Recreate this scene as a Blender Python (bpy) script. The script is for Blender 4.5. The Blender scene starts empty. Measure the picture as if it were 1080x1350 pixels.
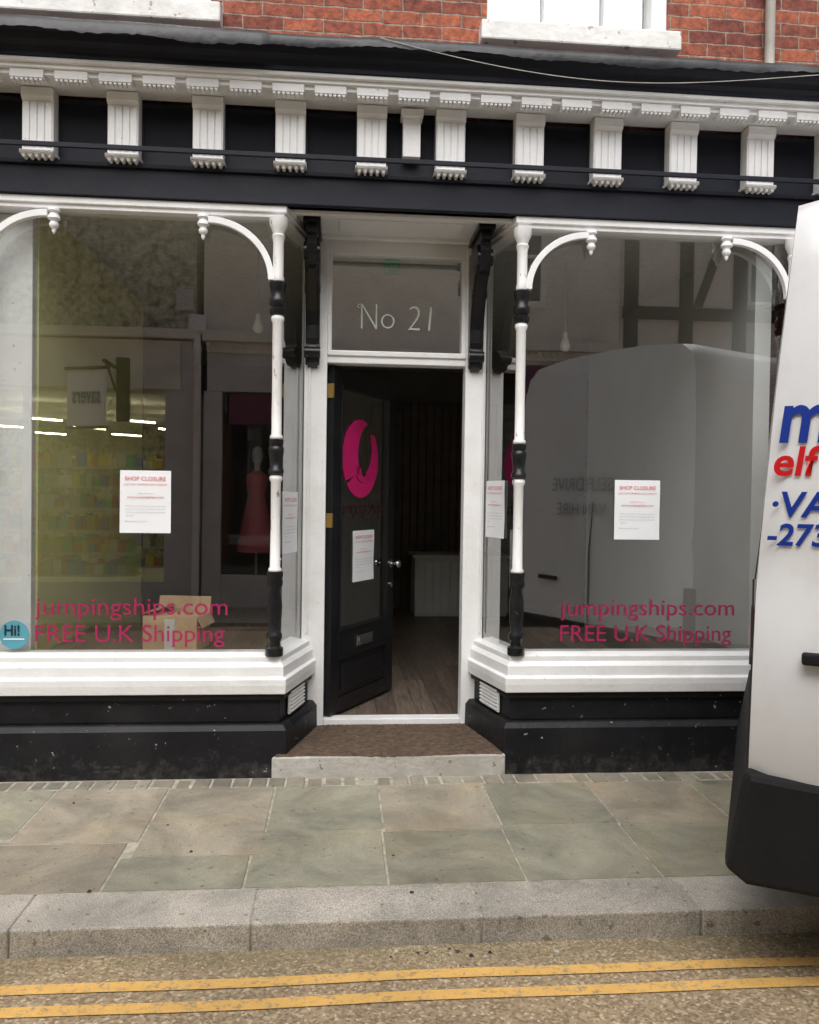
import bpy, math, random
from mathutils import Vector, Matrix
random.seed(7)
scene=bpy.context.scene
scene.view_settings.view_transform='Standard'
scene.view_settings.look='None'
scene.view_settings.exposure=0

# ------------------------------------------------------------ materials
def newmat(name):
    m=bpy.data.materials.new(name); m.use_nodes=True
    nt=m.node_tree; b=nt.nodes['Principled BSDF']
    return m,nt,b
def N(nt,t,**k):
    n=nt.nodes.new(t)
    for a,v in k.items(): setattr(n,a,v)
    return n
def ramp(nt,p0,p1,c0=(0,0,0,1),c1=(1,1,1,1)):
    r=N(nt,'ShaderNodeValToRGB'); e=r.color_ramp.elements
    e[0].position=p0; e[1].position=p1; e[0].color=c0; e[1].color=c1
    return r
def c4(c): return (c[0],c[1],c[2],1)
def paint(name,col,rough=.5,var=.12,scale=6,bump=.15,bscale=40,chip=None,chipth=.66,chipscale=18,dirt=None,spec=.5,metal=0,stretch=(1,1,1),dirt0=.5,lowdirt=None):
    m,nt,b=newmat(name); L=nt.links.new
    tc=N(nt,'ShaderNodeTexCoord'); mp=N(nt,'ShaderNodeMapping'); mp.inputs['Scale'].default_value=stretch
    L(tc.outputs['Object'],mp.inputs[0])
    n=N(nt,'ShaderNodeTexNoise'); n.inputs['Scale'].default_value=scale; n.inputs['Detail'].default_value=6
    L(mp.outputs[0],n.inputs[0])
    r=ramp(nt,.25,.75,c4([max(0,x*(1-var*1.6)) for x in col]),c4([min(1,x*(1+var)) for x in col]))
    L(n.outputs[0],r.inputs[0]); out=r.outputs[0]
    if dirt:
        n3=N(nt,'ShaderNodeTexNoise'); n3.inputs['Scale'].default_value=2.3; n3.inputs['Detail'].default_value=8; n3.inputs['Roughness'].default_value=.7
        L(mp.outputs[0],n3.inputs[0]); r3=ramp(nt,dirt0,.78); L(n3.outputs[0],r3.inputs[0])
        mx=N(nt,'ShaderNodeMixRGB'); L(r3.outputs[0],mx.inputs[0]); L(out,mx.inputs[1]); mx.inputs[2].default_value=c4(dirt); out=mx.outputs[0]
    if lowdirt:
        sp=N(nt,'ShaderNodeSeparateXYZ'); L(tc.outputs['Object'],sp.inputs[0])
        nn=N(nt,'ShaderNodeTexNoise'); nn.inputs['Scale'].default_value=11; nn.inputs['Detail'].default_value=8; nn.inputs['Roughness'].default_value=.75; L(tc.outputs['Object'],nn.inputs[0])
        mm=N(nt,'ShaderNodeMath',operation='MULTIPLY_ADD'); L(sp.outputs[2],mm.inputs[0]); mm.inputs[1].default_value=-.9; L(nn.outputs[0],mm.inputs[2])
        rr=ramp(nt,.42,.66); L(mm.outputs[0],rr.inputs[0])
        mx=N(nt,'ShaderNodeMixRGB'); L(rr.outputs[0],mx.inputs[0]); L(out,mx.inputs[1]); mx.inputs[2].default_value=c4(lowdirt); out=mx.outputs[0]
    if chip:
        n2=N(nt,'ShaderNodeTexNoise'); n2.inputs['Scale'].default_value=chipscale; n2.inputs['Detail'].default_value=8; n2.inputs['Roughness'].default_value=.65
        L(mp.outputs[0],n2.inputs[0]); r2=ramp(nt,chipth,chipth+.02); L(n2.outputs[0],r2.inputs[0])
        mx=N(nt,'ShaderNodeMixRGB'); L(r2.outputs[0],mx.inputs[0]); L(out,mx.inputs[1]); mx.inputs[2].default_value=c4(chip); out=mx.outputs[0]
    L(out,b.inputs['Base Color'])
    b.inputs['Roughness'].default_value=rough; b.inputs['Metallic'].default_value=metal
    b.inputs['Specular IOR Level'].default_value=spec
    nb=N(nt,'ShaderNodeTexNoise'); nb.inputs['Scale'].default_value=bscale; nb.inputs['Detail'].default_value=5
    L(mp.outputs[0],nb.inputs[0])
    bu=N(nt,'ShaderNodeBump'); bu.inputs['Strength'].default_value=bump; bu.inputs['Distance'].default_value=.01
    L(nb.outputs[0],bu.inputs['Height']); L(bu.outputs[0],b.inputs['Normal'])
    return m
def plain(name,col,rough=.5,emit=0,metal=0):
    m,nt,b=newmat(name); b.inputs['Base Color'].default_value=c4(col); b.inputs['Roughness'].default_value=rough
    b.inputs['Metallic'].default_value=metal
    if emit: b.inputs['Emission Color'].default_value=c4(col); b.inputs['Emission Strength'].default_value=emit
    return m
def brickmat(name,c1=(.46,.145,.08),c2=(.20,.062,.05),mortar=(.36,.30,.25)):
    m,nt,b=newmat(name); L=nt.links.new
    tc=N(nt,'ShaderNodeTexCoord'); s=N(nt,'ShaderNodeSeparateXYZ'); c=N(nt,'ShaderNodeCombineXYZ')
    L(tc.outputs['Object'],s.inputs[0]); L(s.outputs[0],c.inputs[0]); L(s.outputs[2],c.inputs[1])
    nz=N(nt,'ShaderNodeTexNoise'); nz.inputs['Scale'].default_value=11; nz.inputs['Detail'].default_value=4; L(tc.outputs['Object'],nz.inputs[0])
    ms=N(nt,'ShaderNodeVectorMath',operation='SCALE'); L(nz.outputs[1],ms.inputs[0]); ms.inputs['Scale'].default_value=.022
    ad=N(nt,'ShaderNodeVectorMath',operation='ADD'); L(c.outputs[0],ad.inputs[0]); L(ms.outputs[0],ad.inputs[1])
    br=N(nt,'ShaderNodeTexBrick'); L(ad.outputs[0],br.inputs['Vector'])
    br.inputs['Scale'].default_value=1; br.inputs['Brick Width'].default_value=.222; br.inputs['Row Height'].default_value=.074
    br.inputs['Mortar Size'].default_value=.0055; br.inputs['Mortar Smooth'].default_value=.4; br.inputs['Bias'].default_value=.0
    br.inputs['Color1'].default_value=c4(c1); br.inputs['Color2'].default_value=c4(c2); br.inputs['Mortar'].default_value=c4(mortar)
    n=N(nt,'ShaderNodeTexNoise'); n.inputs['Scale'].default_value=22; n.inputs['Detail'].default_value=9; n.inputs['Roughness'].default_value=.7; L(tc.outputs['Object'],n.inputs[0])
    r=ramp(nt,.32,.68,(.42,.40,.42,1),(1.35,1.25,1.15,1)); L(n.outputs[0],r.inputs[0])
    mu=N(nt,'ShaderNodeMixRGB',blend_type='MULTIPLY'); mu.inputs[0].default_value=1; L(br.outputs[0],mu.inputs[1]); L(r.outputs[0],mu.inputs[2])
    L(mu.outputs[0],b.inputs['Base Color']); b.inputs['Roughness'].default_value=.9
    iv=N(nt,'ShaderNodeMath',operation='MULTIPLY_ADD'); L(br.outputs['Fac'],iv.inputs[0]); iv.inputs[1].default_value=-1; L(n.outputs[0],iv.inputs[2])
    bu=N(nt,'ShaderNodeBump'); bu.inputs['Strength'].default_value=.8; bu.inputs['Distance'].default_value=.015
    L(iv.outputs[0],bu.inputs['Height']); L(bu.outputs[0],b.inputs['Normal'])
    return m
def glassmat(name,base=.235,tint=(.93,.95,.94)):
    m,nt,b=newmat(name); L=nt.links.new; nt.nodes.remove(b)
    o=nt.nodes['Material Output']; t=N(nt,'ShaderNodeBsdfTransparent'); t.inputs[0].default_value=c4(tint)
    g=N(nt,'ShaderNodeBsdfGlossy'); g.inputs['Roughness'].default_value=0.0; g.inputs[0].default_value=(1,1,1,1)
    lw=N(nt,'ShaderNodeLayerWeight'); lw.inputs[0].default_value=.5
    p=N(nt,'ShaderNodeMath',operation='POWER'); L(lw.outputs['Facing'],p.inputs[0]); p.inputs[1].default_value=3
    a=N(nt,'ShaderNodeMath',operation='MULTIPLY_ADD'); L(p.outputs[0],a.inputs[0]); a.inputs[1].default_value=.6; a.inputs[2].default_value=base
    tc=N(nt,'ShaderNodeTexCoord'); n=N(nt,'ShaderNodeTexNoise'); n.inputs['Scale'].default_value=1.1; n.inputs['Detail'].default_value=0; L(tc.outputs['Object'],n.inputs[0])
    bu=N(nt,'ShaderNodeBump'); bu.inputs['Strength'].default_value=.02; bu.inputs['Distance'].default_value=.05
    L(n.outputs[0],bu.inputs['Height']); L(bu.outputs[0],g.inputs['Normal'])
    x=N(nt,'ShaderNodeMixShader'); L(a.outputs[0],x.inputs[0]); L(t.outputs[0],x.inputs[1]); L(g.outputs[0],x.inputs[2]); L(x.outputs[0],o.inputs[0])
    return m

M={}
M['white']=paint('white_gloss_paint',(.88,.885,.885),.42,.03,7,.18,50,chip=(.50,.46,.41),chipth=.68,chipscale=26,dirt=(.72,.715,.69),dirt0=.5)
M['whitecol']=paint('worn_white_paint',(.86,.86,.85),.45,.06,12,.3,60,chip=(.30,.25,.2),chipth=.64,chipscale=34,stretch=(1,1,.3),dirt=(.6,.58,.54))
M['navy']=paint('dark_navy_paint',(.0105,.0125,.021),.5,.2,3,.10,30,dirt=(.018,.020,.028),spec=.25)
M['black']=paint('black_gloss_paint',(.010,.010,.012),.3,.2,6,.15,25,chip=(.2,.19,.17),chipth=.68,chipscale=26,dirt=(.022,.022,.022),spec=.4)
M['panel']=paint('frieze_dark_paint',(.007,.008,.013),.6,.2,3,.05,20,spec=.15)
M['plinth']=paint('black_masonry_paint',(.010,.010,.013),.5,.3,5,.5,16,chip=(.36,.35,.33),chipth=.66,chipscale=22,dirt=(.022,.022,.022),lowdirt=(.065,.062,.055),spec=.3)
M['lead']=paint('weathered_lead',(.028,.029,.033),.5,.4,7,.9,9,dirt=(.065,.065,.062))
M['brick']=brickmat('red_brick')
M['glass']=glassmat('window_glass')
M['glassup']=glassmat('upper_glass',.30)
M['glassopp']=glassmat('opposite_glass',.06)
M['sillstone']=paint('painted_stone_sill',(.80,.79,.76),.7,.1,8,.6,20,chip=(.38,.36,.33),chipth=.62,chipscale=16,dirt=(.6,.59,.55))
M['pipe']=paint('grey_pipe',(.48,.45,.40),.6,.15,8)
M['pink']=plain('magenta_vinyl',(.60,.012,.15),.4)
M['pinkpale']=plain('crimson_vinyl',(.36,.012,.09),.5)
M['whitevinyl']=plain('white_vinyl',(.55,.60,.53),.5)
M['darkvinyl']=plain('dark_vinyl',(.05,.018,.02),.5)
M['paper']=plain('paper',(.86,.88,.90),.8)
M['redink']=plain('red_ink',(.62,.08,.10),.8)
M['greyink']=plain('grey_ink',(.33,.34,.37),.8)
M['brass']=plain('aged_brass',(.55,.38,.14),.35,metal=.9)
M['steel']=plain('steel',(.6,.6,.6),.25,metal=1)
M['mat']=paint('coir_mat',(.135,.09,.06),.95,.35,30,1.0,180)
M['conc']=paint('painted_concrete_step',(.54,.52,.48),.85,.15,10,.7,30,chip=(.20,.17,.14),chipth=.63,chipscale=15,dirt=(.38,.355,.31),dirt0=.42)
M['yellowwall']=paint('yellow_green_wall',(.78,.78,.34),.8,.05,2)
M['greywall']=paint('pale_grey_wall',(.66,.68,.67),.8,.05,2)
M['ceil']=paint('textured_ceiling',(.6,.6,.55),.9,.1,20,.6,60)
M['slat']=paint('brown_slat_board',(.085,.062,.05),.6,.2,6)
M['dark']=plain('dark_interior',(.03,.028,.027),.8)
M['intwall']=paint('interior_back_paint',(.14,.13,.12),.8,.1,2)
M['counter']=paint('counter_white',(.6,.6,.58),.6,.05,4)
M['card']=paint('cardboard',(.56,.38,.22),.85,.12,8)
M['green']=plain('exit_green',(.02,.40,.20),.5)
M['blue']=plain('sticker_blue',(.10,.36,.46),.5)
M['bulb']=plain('frosted_bulb',(.75,.75,.7),.3)
def plankmat():
    m,nt,b=newmat('wood_plank_floor'); L=nt.links.new
    tc=N(nt,'ShaderNodeTexCoord'); s=N(nt,'ShaderNodeSeparateXYZ'); c=N(nt,'ShaderNodeCombineXYZ')
    L(tc.outputs['Object'],s.inputs[0]); L(s.outputs[1],c.inputs[0]); L(s.outputs[0],c.inputs[1])
    br=N(nt,'ShaderNodeTexBrick'); L(c.outputs[0],br.inputs['Vector']); br.inputs['Scale'].default_value=1
    br.inputs['Brick Width'].default_value=1.1; br.inputs['Row Height'].default_value=.13; br.inputs['Mortar Size'].default_value=.002
    br.inputs['Color1'].default_value=(.17,.135,.11,1); br.inputs['Color2'].default_value=(.085,.066,.054,1); br.inputs['Mortar'].default_value=(.02,.018,.015,1)
    mp=N(nt,'ShaderNodeMapping'); mp.inputs['Scale'].default_value=(14,1,1); L(tc.outputs['Object'],mp.inputs[0])
    n=N(nt,'ShaderNodeTexNoise'); n.inputs['Scale'].default_value=5; n.inputs['Detail'].default_value=6; L(mp.outputs[0],n.inputs[0])
    r=ramp(nt,.3,.7,(.65,.65,.65,1),(1.4,1.35,1.3,1)); L(n.outputs[0],r.inputs[0])
    mu=N(nt,'ShaderNodeMixRGB',blend_type='MULTIPLY'); mu.inputs[0].default_value=1; L(br.outputs[0],mu.inputs[1]); L(r.outputs[0],mu.inputs[2])
    L(mu.outputs[0],b.inputs['Base Color']); b.inputs['Roughness'].default_value=.42
    return m
M['floor']=plankmat()

def slabmat(name,rough,bump,speck=0.0,stain=True):
    m,nt,b=newmat(name); L=nt.links.new
    at=N(nt,'ShaderNodeAttribute',attribute_name='tint'); tc=N(nt,'ShaderNodeTexCoord')
    n=N(nt,'ShaderNodeTexNoise'); n.inputs['Scale'].default_value=2.2; n.inputs['Detail'].default_value=9; n.inputs['Roughness'].default_value=.7; n.inputs['Distortion'].default_value=.6; L(tc.outputs['Object'],n.inputs[0])
    r=ramp(nt,.32,.72,(.56,.57,.56,1),(1.30,1.28,1.24,1)); L(n.outputs[0],r.inputs[0])
    mu=N(nt,'ShaderNodeMixRGB',blend_type='MULTIPLY'); mu.inputs[0].default_value=1; L(at.outputs[0],mu.inputs[1]); L(r.outputs[0],mu.inputs[2])
    f=N(nt,'ShaderNodeTexNoise'); f.inputs['Scale'].default_value=220; f.inputs['Detail'].default_value=2; L(tc.outputs['Object'],f.inputs[0])
    rf=ramp(nt,.35,.68,(1-speck,1-speck,1-speck,1),(1+speck,1+speck,1+speck,1)); L(f.outputs[0],rf.inputs[0])
    m2=N(nt,'ShaderNodeMixRGB',blend_type='MULTIPLY'); m2.inputs[0].default_value=1; L(mu.outputs[0],m2.inputs[1]); L(rf.outputs[0],m2.inputs[2])
    s=N(nt,'ShaderNodeTexNoise'); s.inputs['Scale'].default_value=26; s.inputs['Detail'].default_value=6; L(tc.outputs['Object'],s.inputs[0])
    rs=ramp(nt,.64,.71,(1,1,1,1),(.5,.48,.43,1)); L(s.outputs[0],rs.inputs[0])
    m3=N(nt,'ShaderNodeMixRGB',blend_type='MULTIPLY'); m3.inputs[0].default_value=1; L(m2.outputs[0],m3.inputs[1]); L(rs.outputs[0],m3.inputs[2])
    w=N(nt,'ShaderNodeTexNoise'); w.inputs['Scale'].default_value=1.1; w.inputs['Detail'].default_value=7; w.inputs['Distortion'].default_value=1.8; L(tc.outputs['Object'],w.inputs[0])
    rw=ramp(nt,.5,.68); L(w.outputs[0],rw.inputs[0])
    mw=N(nt,'ShaderNodeMath',operation='MULTIPLY'); L(rw.outputs[0],mw.inputs[0]); mw.inputs[1].default_value=.4 if stain else 0
    m4=N(nt,'ShaderNodeMixRGB',blend_type='MULTIPLY'); L(mw.outputs[0],m4.inputs[0]); L(m3.outputs[0],m4.inputs[1]); m4.inputs[2].default_value=(1.10,.94,.70,1)
    L(m4.outputs[0],b.inputs['Base Color'])
    rg=ramp(nt,.3,.7,(rough-.2,)*3+(1,),(rough+.1,)*3+(1,)); L(n.outputs[0],rg.inputs[0]); L(rg.outputs[0],b.inputs['Roughness'])
    ba=N(nt,'ShaderNodeMath',operation='MULTIPLY_ADD'); L(n.outputs[0],ba.inputs[0]); ba.inputs[1].default_value=1.5; L(s.outputs[0],ba.inputs[2])
    bu=N(nt,'ShaderNodeBump'); bu.inputs['Strength'].default_value=bump; bu.inputs['Distance'].default_value=.012
    L(ba.outputs[0],bu.inputs['Height']); L(bu.outputs[0],b.inputs['Normal'])
    return m
M['slab']=slabmat('sandstone_paving',.72,.5,.14)
M['kerb']=slabmat('granite_kerb',.8,.4,.40,False)
M['mortar']=paint('pale_mortar',(.44,.405,.33),.95,.3,20,.5,60)

def roadmat(name,line=False):
    m,nt,b=newmat(name); L=nt.links.new
    tc=N(nt,'ShaderNodeTexCoord')
    v=N(nt,'ShaderNodeTexVoronoi'); v.inputs['Scale'].default_value=105; L(tc.outputs['Object'],v.inputs[0])
    sp=N(nt,'ShaderNodeSeparateXYZ'); L(v.outputs['Color'],sp.inputs[0])
    r=N(nt,'ShaderNodeValToRGB'); e=r.color_ramp.elements
    e[0].position=0; e[0].color=(.22,.165,.10,1); e[1].position=1; e[1].color=(.68,.57,.40,1)
    e.new(.5).color=(.38,.29,.185,1); e.new(.85).color=(.47,.37,.245,1)
    L(sp.outputs[0],r.inputs[0])
    n=N(nt,'ShaderNodeTexNoise'); n.inputs['Scale'].default_value=1.3; n.inputs['Detail'].default_value=9; n.inputs['Roughness'].default_value=.7; L(tc.outputs['Object'],n.inputs[0])
    rr=ramp(nt,.3,.7,(.68,.68,.68,1),(1.18,1.14,1.08,1)); L(n.outputs[0],rr.inputs[0])
    mu=N(nt,'ShaderNodeMixRGB',blend_type='MULTIPLY'); mu.inputs[0].default_value=1; L(r.outputs[0],mu.inputs[1]); L(rr.outputs[0],mu.inputs[2])
    out=mu.outputs[0]
    sy=N(nt,'ShaderNodeSeparateXYZ'); L(tc.outputs['Object'],sy.inputs[0])
    g=N(nt,'ShaderNodeMapRange'); g.inputs[1].default_value=-1.82; g.inputs[2].default_value=-1.62; L(sy.outputs[1],g.inputs[0])
    ng=N(nt,'ShaderNodeTexNoise'); ng.inputs['Scale'].default_value=9; ng.inputs['Detail'].default_value=8; L(tc.outputs['Object'],ng.inputs[0])
    gm_=N(nt,'ShaderNodeMath',operation='MULTIPLY'); L(g.outputs[0],gm_.inputs[0]); L(ng.outputs[0],gm_.inputs[1])
    mg=N(nt,'ShaderNodeMixRGB'); L(gm_.outputs[0],mg.inputs[0]); L(out,mg.inputs[1]); mg.inputs[2].default_value=(.16,.145,.08,1); out=mg.outputs[0]
    if line:
        w=N(nt,'ShaderNodeTexNoise'); w.inputs['Scale'].default_value=38; w.inputs['Detail'].default_value=8; w.inputs['Roughness'].default_value=.75; L(tc.outputs['Object'],w.inputs[0])
        rw=ramp(nt,.50,.66); L(w.outputs[0],rw.inputs[0])
        y=N(nt,'ShaderNodeMixRGB',blend_type='MULTIPLY'); y.inputs[0].default_value=.8; y.inputs[1].default_value=(.82,.50,.15,1); L(rr.outputs[0],y.inputs[2])
        mx=N(nt,'ShaderNodeMixRGB'); L(rw.outputs[0],mx.inputs[0]); L(y.outputs[0],mx.inputs[1]); L(out,mx.inputs[2]); out=mx.outputs[0]
    L(out,b.inputs['Base Color']); b.inputs['Roughness'].default_value=.85
    bu=N(nt,'ShaderNodeBump'); bu.inputs['Strength'].default_value=.4; bu.inputs['Distance'].default_value=.005
    L(v.outputs['Distance'],bu.inputs['Height']); L(bu.outputs[0],b.inputs['Normal'])
    return m
M['road']=roadmat('brown_tarmac'); M['yline']=roadmat('worn_yellow_paint',True)

# ------------------------------------------------------------ geometry helpers
def empty(name,parent=None,loc=(0,0,0),rotz=0):
    o=bpy.data.objects.new(name,None); scene.collection.objects.link(o); o.location=loc; o.rotation_euler=(0,0,rotz)
    if parent: o.parent=parent
    return o
class B:
    def __init__(s,name,mat,parent=None,bevel=0,smooth=False):
        s.n=name; s.m=mat; s.p=parent; s.bv=bevel; s.v=[]; s.f=[]; s.sm=smooth; s.t=[]
    def add(s,vs,fs,tint=None):
        k=len(s.v); s.v+= [tuple(x) for x in vs]; s.f+=[tuple(i+k for i in f) for f in fs]; s.t+=[tint]*len(fs); return s
    def box(s,x0,x1,y0,y1,z0,z1,tint=None):
        if x0>x1:x0,x1=x1,x0
        if y0>y1:y0,y1=y1,y0
        if z0>z1:z0,z1=z1,z0
        return s.add([(x0,y0,z0),(x1,y0,z0),(x1,y1,z0),(x0,y1,z0),(x0,y0,z1),(x1,y0,z1),(x1,y1,z1),(x0,y1,z1)],
          [(0,3,2,1),(4,5,6,7),(0,1,5,4),(1,2,6,5),(2,3,7,6),(3,0,4,7)],tint)
    def prism(s,pts,d):
        n=len(pts); d=Vector(d); v=[Vector(p) for p in pts]; w=[p+d for p in v]
        return s.add(v+w,[tuple(range(n)),tuple(range(2*n-1,n-1,-1))]+[(i+n,(i+1)%n+n,(i+1)%n,i) for i in range(n)])
    def strip(s,ptsA,ptsB,d):
        n=len(ptsA); d=Vector(d); a=[Vector(p) for p in ptsA]; b=[Vector(p) for p in ptsB]
        vs=a+b+[p+d for p in a]+[p+d for p in b]; f=[]
        for i in range(n-1):
            f+=[(i,i+1,n+i+1,n+i),(2*n+i,3*n+i,3*n+i+1,2*n+i+1),(i,2*n+i,2*n+i+1,i+1),(n+i,n+i+1,3*n+i+1,3*n+i)]
        f+=[(0,n,3*n,2*n),(n-1,3*n-1,4*n-1,2*n-1)]
        return s.add(vs,f)
    def sweep(s,path,prof):
        P=[Vector(p) for p in path]; n=len(prof); ns=[]
        for i in range(len(P)-1):
            d=(P[i+1]-P[i]).normalized(); ns.append(Vector((d.y,-d.x)))
        vs=[]
        for i,p in enumerate(P):
            if i==0:m=ns[0]
            elif i==len(P)-1:m=ns[-1]
            else: m=(ns[i-1]+ns[i])/(1+ns[i-1].dot(ns[i]))
            for o,z in prof: q=p+m*o; vs.append((q.x,q.y,z))
        f=[]
        for i in range(len(P)-1):
            for j in range(n):
                k=(j+1)%n; f.append((i*n+j,i*n+k,(i+1)*n+k,(i+1)*n+j))
        f.append(tuple(range(n-1,-1,-1))); f.append(tuple((len(P)-1)*n+j for j in range(n)))
        return s.add(vs,f)
    def lathe(s,x,y,prof,seg=20,axis='z'):
        vs=[];f=[];n=len(prof)
        for r,z in prof:
            for k in range(seg):
                a=2*math.pi*k/seg
                if axis=='z': vs.append((x+r*math.cos(a),y+r*math.sin(a),z))
                else: vs.append((x+r*math.cos(a),z,y+r*math.sin(a)))
        for i in range(n-1):
            for k in range(seg):
                l=(k+1)%seg; f.append((i*seg+k,i*seg+l,(i+1)*seg+l,(i+1)*seg+k))
        f.append(tuple(range(seg-1,-1,-1))); f.append(tuple((n-1)*seg+k for k in range(seg)))
        return s.add(vs,f)
    def quad(s,a,b,c,d): return s.add([a,b,c,d],[(0,1,2,3)])
    def done(s):
        me=bpy.data.meshes.new(s.n); me.from_pydata(s.v,[],s.f); me.update()
        if any(t is not None for t in s.t):
            at=me.color_attributes.new('tint','FLOAT_COLOR','CORNER')
            for p in me.polygons:
                c=s.t[p.index] or (.3,.3,.3)
                for li in p.loop_indices: at.data[li].color=(c[0],c[1],c[2],1)
        import bmesh as bm_
        b=bm_.new(); b.from_mesh(me); bm_.ops.recalc_face_normals(b,faces=b.faces) if len(s.f)>1 else None; b.to_mesh(me); b.free()
        o=bpy.data.objects.new(s.n,me); scene.collection.objects.link(o); me.materials.append(s.m)
        if s.p: o.parent=s.p
        if s.bv:
            md=o.modifiers.new('bevel','BEVEL'); md.width=s.bv; md.segments=2; md.limit_method='ANGLE'; md.angle_limit=math.radians(40)
        if s.sm:
            for p in me.polygons: p.use_smooth=True
            try:
                me.set_sharp_from_angle(angle=math.radians(50))
            except Exception: pass
        return o
def text(name,s,origin,ux,uz,w,h,mat,parent,shear=0,bold=0):
    cu=bpy.data.curves.new(name,'FONT'); cu.body=s; cu.shear=shear; cu.offset=bold; cu.resolution_u=4
    o=bpy.data.objects.new(name+'_t',cu); scene.collection.objects.link(o)
    bpy.context.view_layer.update()
    me=bpy.data.meshes.new_from_object(o.evaluated_get(bpy.context.evaluated_depsgraph_get()))
    bpy.data.objects.remove(o)
    xs=[v.co.x for v in me.vertices]; ys=[v.co.y for v in me.vertices]
    x0,x1,y0,y1=min(xs),max(xs),min(ys),max(ys)
    ux=Vector(ux).normalized(); uz=Vector(uz); og=Vector(origin)
    sx=w/(x1-x0) if w else h/(y1-y0); sy=h/(y1-y0) if h else sx
    for v in me.vertices:
        v.co=og+ux*((v.co.x-x0)*sx)+uz*((v.co.y-y0)*sy)
    me.materials.clear(); me.materials.append(mat)
    ob=bpy.data.objects.new(name,me); scene.collection.objects.link(ob)
    if parent: ob.parent=parent
    return ob
Z=(0,0,1)
def notice(origin,ux,w,h,parent=None,name='paper_notice'):
    ux=Vector(ux).normalized(); n=ux.cross(Vector(Z)); og=Vector(origin)
    p=B(name,M['paper'],parent)
    cols=7; rows=5; vs=[]; f=[]
    for j in range(rows+1):
        for i in range(cols+1):
            wv=.0012*math.sin(i*1.3+j)+.001*math.cos(j*1.7)
            q=og+ux*(w*i/cols)+Vector(Z)*(h*j/rows)+n*wv; vs.append(q)
    for j in range(rows):
        for i in range(cols):
            a=j*(cols+1)+i; f.append((a,a+1,a+cols+2,a+cols+1))
    p.add(vs,f); po=p.done()
    e=og+n*.004
    def T(nm,s,cx,z,tw,th,mt,b=0): text(nm,s,e+ux*(w*(cx-tw/2))+Vector(Z)*(h*z),ux,Z,w*tw,h*th,mt,po,bold=b)
    T('heading','SHOP CLOSURE',.5,.84,.8,.062,M['redink'],.0)
    T('line_1','LAST DAY TRADING 26TH MARCH',.5,.765,.84,.026,M['redink'])
    T('line_2','please visit us at',.5,.62,.3,.022,M['redink'])
    T('line_3','www.jumpingships.com',.5,.555,.72,.036,M['redink'],.01)
    T('line_4','Thank you for all of your custom over the',.5,.42,.78,.022,M['greyink'])
    T('line_5','years, we will still be trading on the web',.5,.37,.78,.022,M['greyink'])
    T('line_6','with free shipping and the same friendly',.5,.32,.78,.022,M['greyink'])
    T('line_7','service',.2,.27,.14,.020,M['greyink'])
    T('line_8','Best wishes from us all',.32,.18,.42,.020,M['greyink'])
    return po

# ------------------------------------------------------------ ground
B('ground',M['road']).quad((-300,-300,-.104),(300,-300,-.104),(300,300,-.104),(-300,300,-.104)).done()
RZ=-.10
B('road',M['road']).quad((-60,-5.3,RZ),(60,-5.3,RZ),(60,-1.63,RZ),(-60,-1.63,RZ)).done()
yl=B('double_yellow_lines',M['yline'])
def wav(x): return .006*math.sin(x*2.1)+.004*math.sin(x*5.3)
for yc in (-1.825,-1.945):
    xs=[-14+i*.25 for i in range(113)]
    for a,b in zip(xs[:-1],xs[1:]):
        yl.quad((a,yc-.027+wav(a),RZ+.004),(b,yc-.027+wav(b),RZ+.004),(b,yc+.027+wav(b),RZ+.004),(a,yc+.027+wav(a),RZ+.004))
yo=yl.done()
kb=B('kerb',M['kerb'],bevel=.007)
x=-.30-.845*16
while x<16:
    t=random.uniform(.9,1.1); c=(.47*t,.435*t,.385*t)
    dz=random.uniform(-.002,.002)
    kb.box(x+.003,x+.842,-1.63,-1.362,-.2,0.0+dz,c); x+=.845
kb.done()
B('kerb_bedding',M['mortar'],bpy.data.objects['kerb']).box(-14,17,-1.62,-1.365,-.19,-.006).done()
pv=empty('pavement')
B('bedding_mortar',M['mortar'],pv).box(-60,60,-1.36,.6,-.2,-.004).done()
sl=B('paving_slabs',M['slab'],pv,bevel=.003)
cols=[-.9,-.35,.225,.79,1.36,1.93]
left=[-.9-.57*i for i in range(20,0,-1)]; right=[1.93+.57*i for i in range(1,22)]
J=left+cols+right
def tint():
    h=random.random(); t=random.uniform(.84,1.14)
    if h<.38: c=(.305,.295,.230)
    elif h<.68: c=(.335,.298,.235)
    else: c=(.290,.284,.255)
    return tuple(q*t for q in c)
for i in range(len(J)-1):
    a,b=J[i],J[i+1]; div=-.81+random.choice([0,0,.0,-.03,.02])
    if abs(a+.9)<.01: div=-1.06
    if abs(a+1.47)<.01: div=-.90
    o=.03 if a<0 else 0
    o2=.03 if b<0 else 0
    g=random.uniform(.004,.0065)
    dz=random.uniform(-.0015,.0015)
    sl.box(a+o+g,b+o2-g,-.235,div+g,-.05,dz,tint())
    dz=random.uniform(-.0015,.0015)
    sl.box(a-.01+g,b-.01-g,div-g,-1.354,-.05,dz,tint())
sl.done()
st=B('setts',M['slab'],pv,bevel=.008)
x=-12
while x<14:
    w=random.uniform(.07,.13); t=random.uniform(.75,1.15)
    st.box(x+.006,x+w-.006,-.225+random.uniform(-.008,.008),-.10,-.05,random.uniform(-.004,.006),(.31*t,.285*t,.235*t)); x+=w
st.done()
gm=slabmat('grit_stone',.9,.2,.2)
gr=B('loose_grit',gm)
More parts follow.
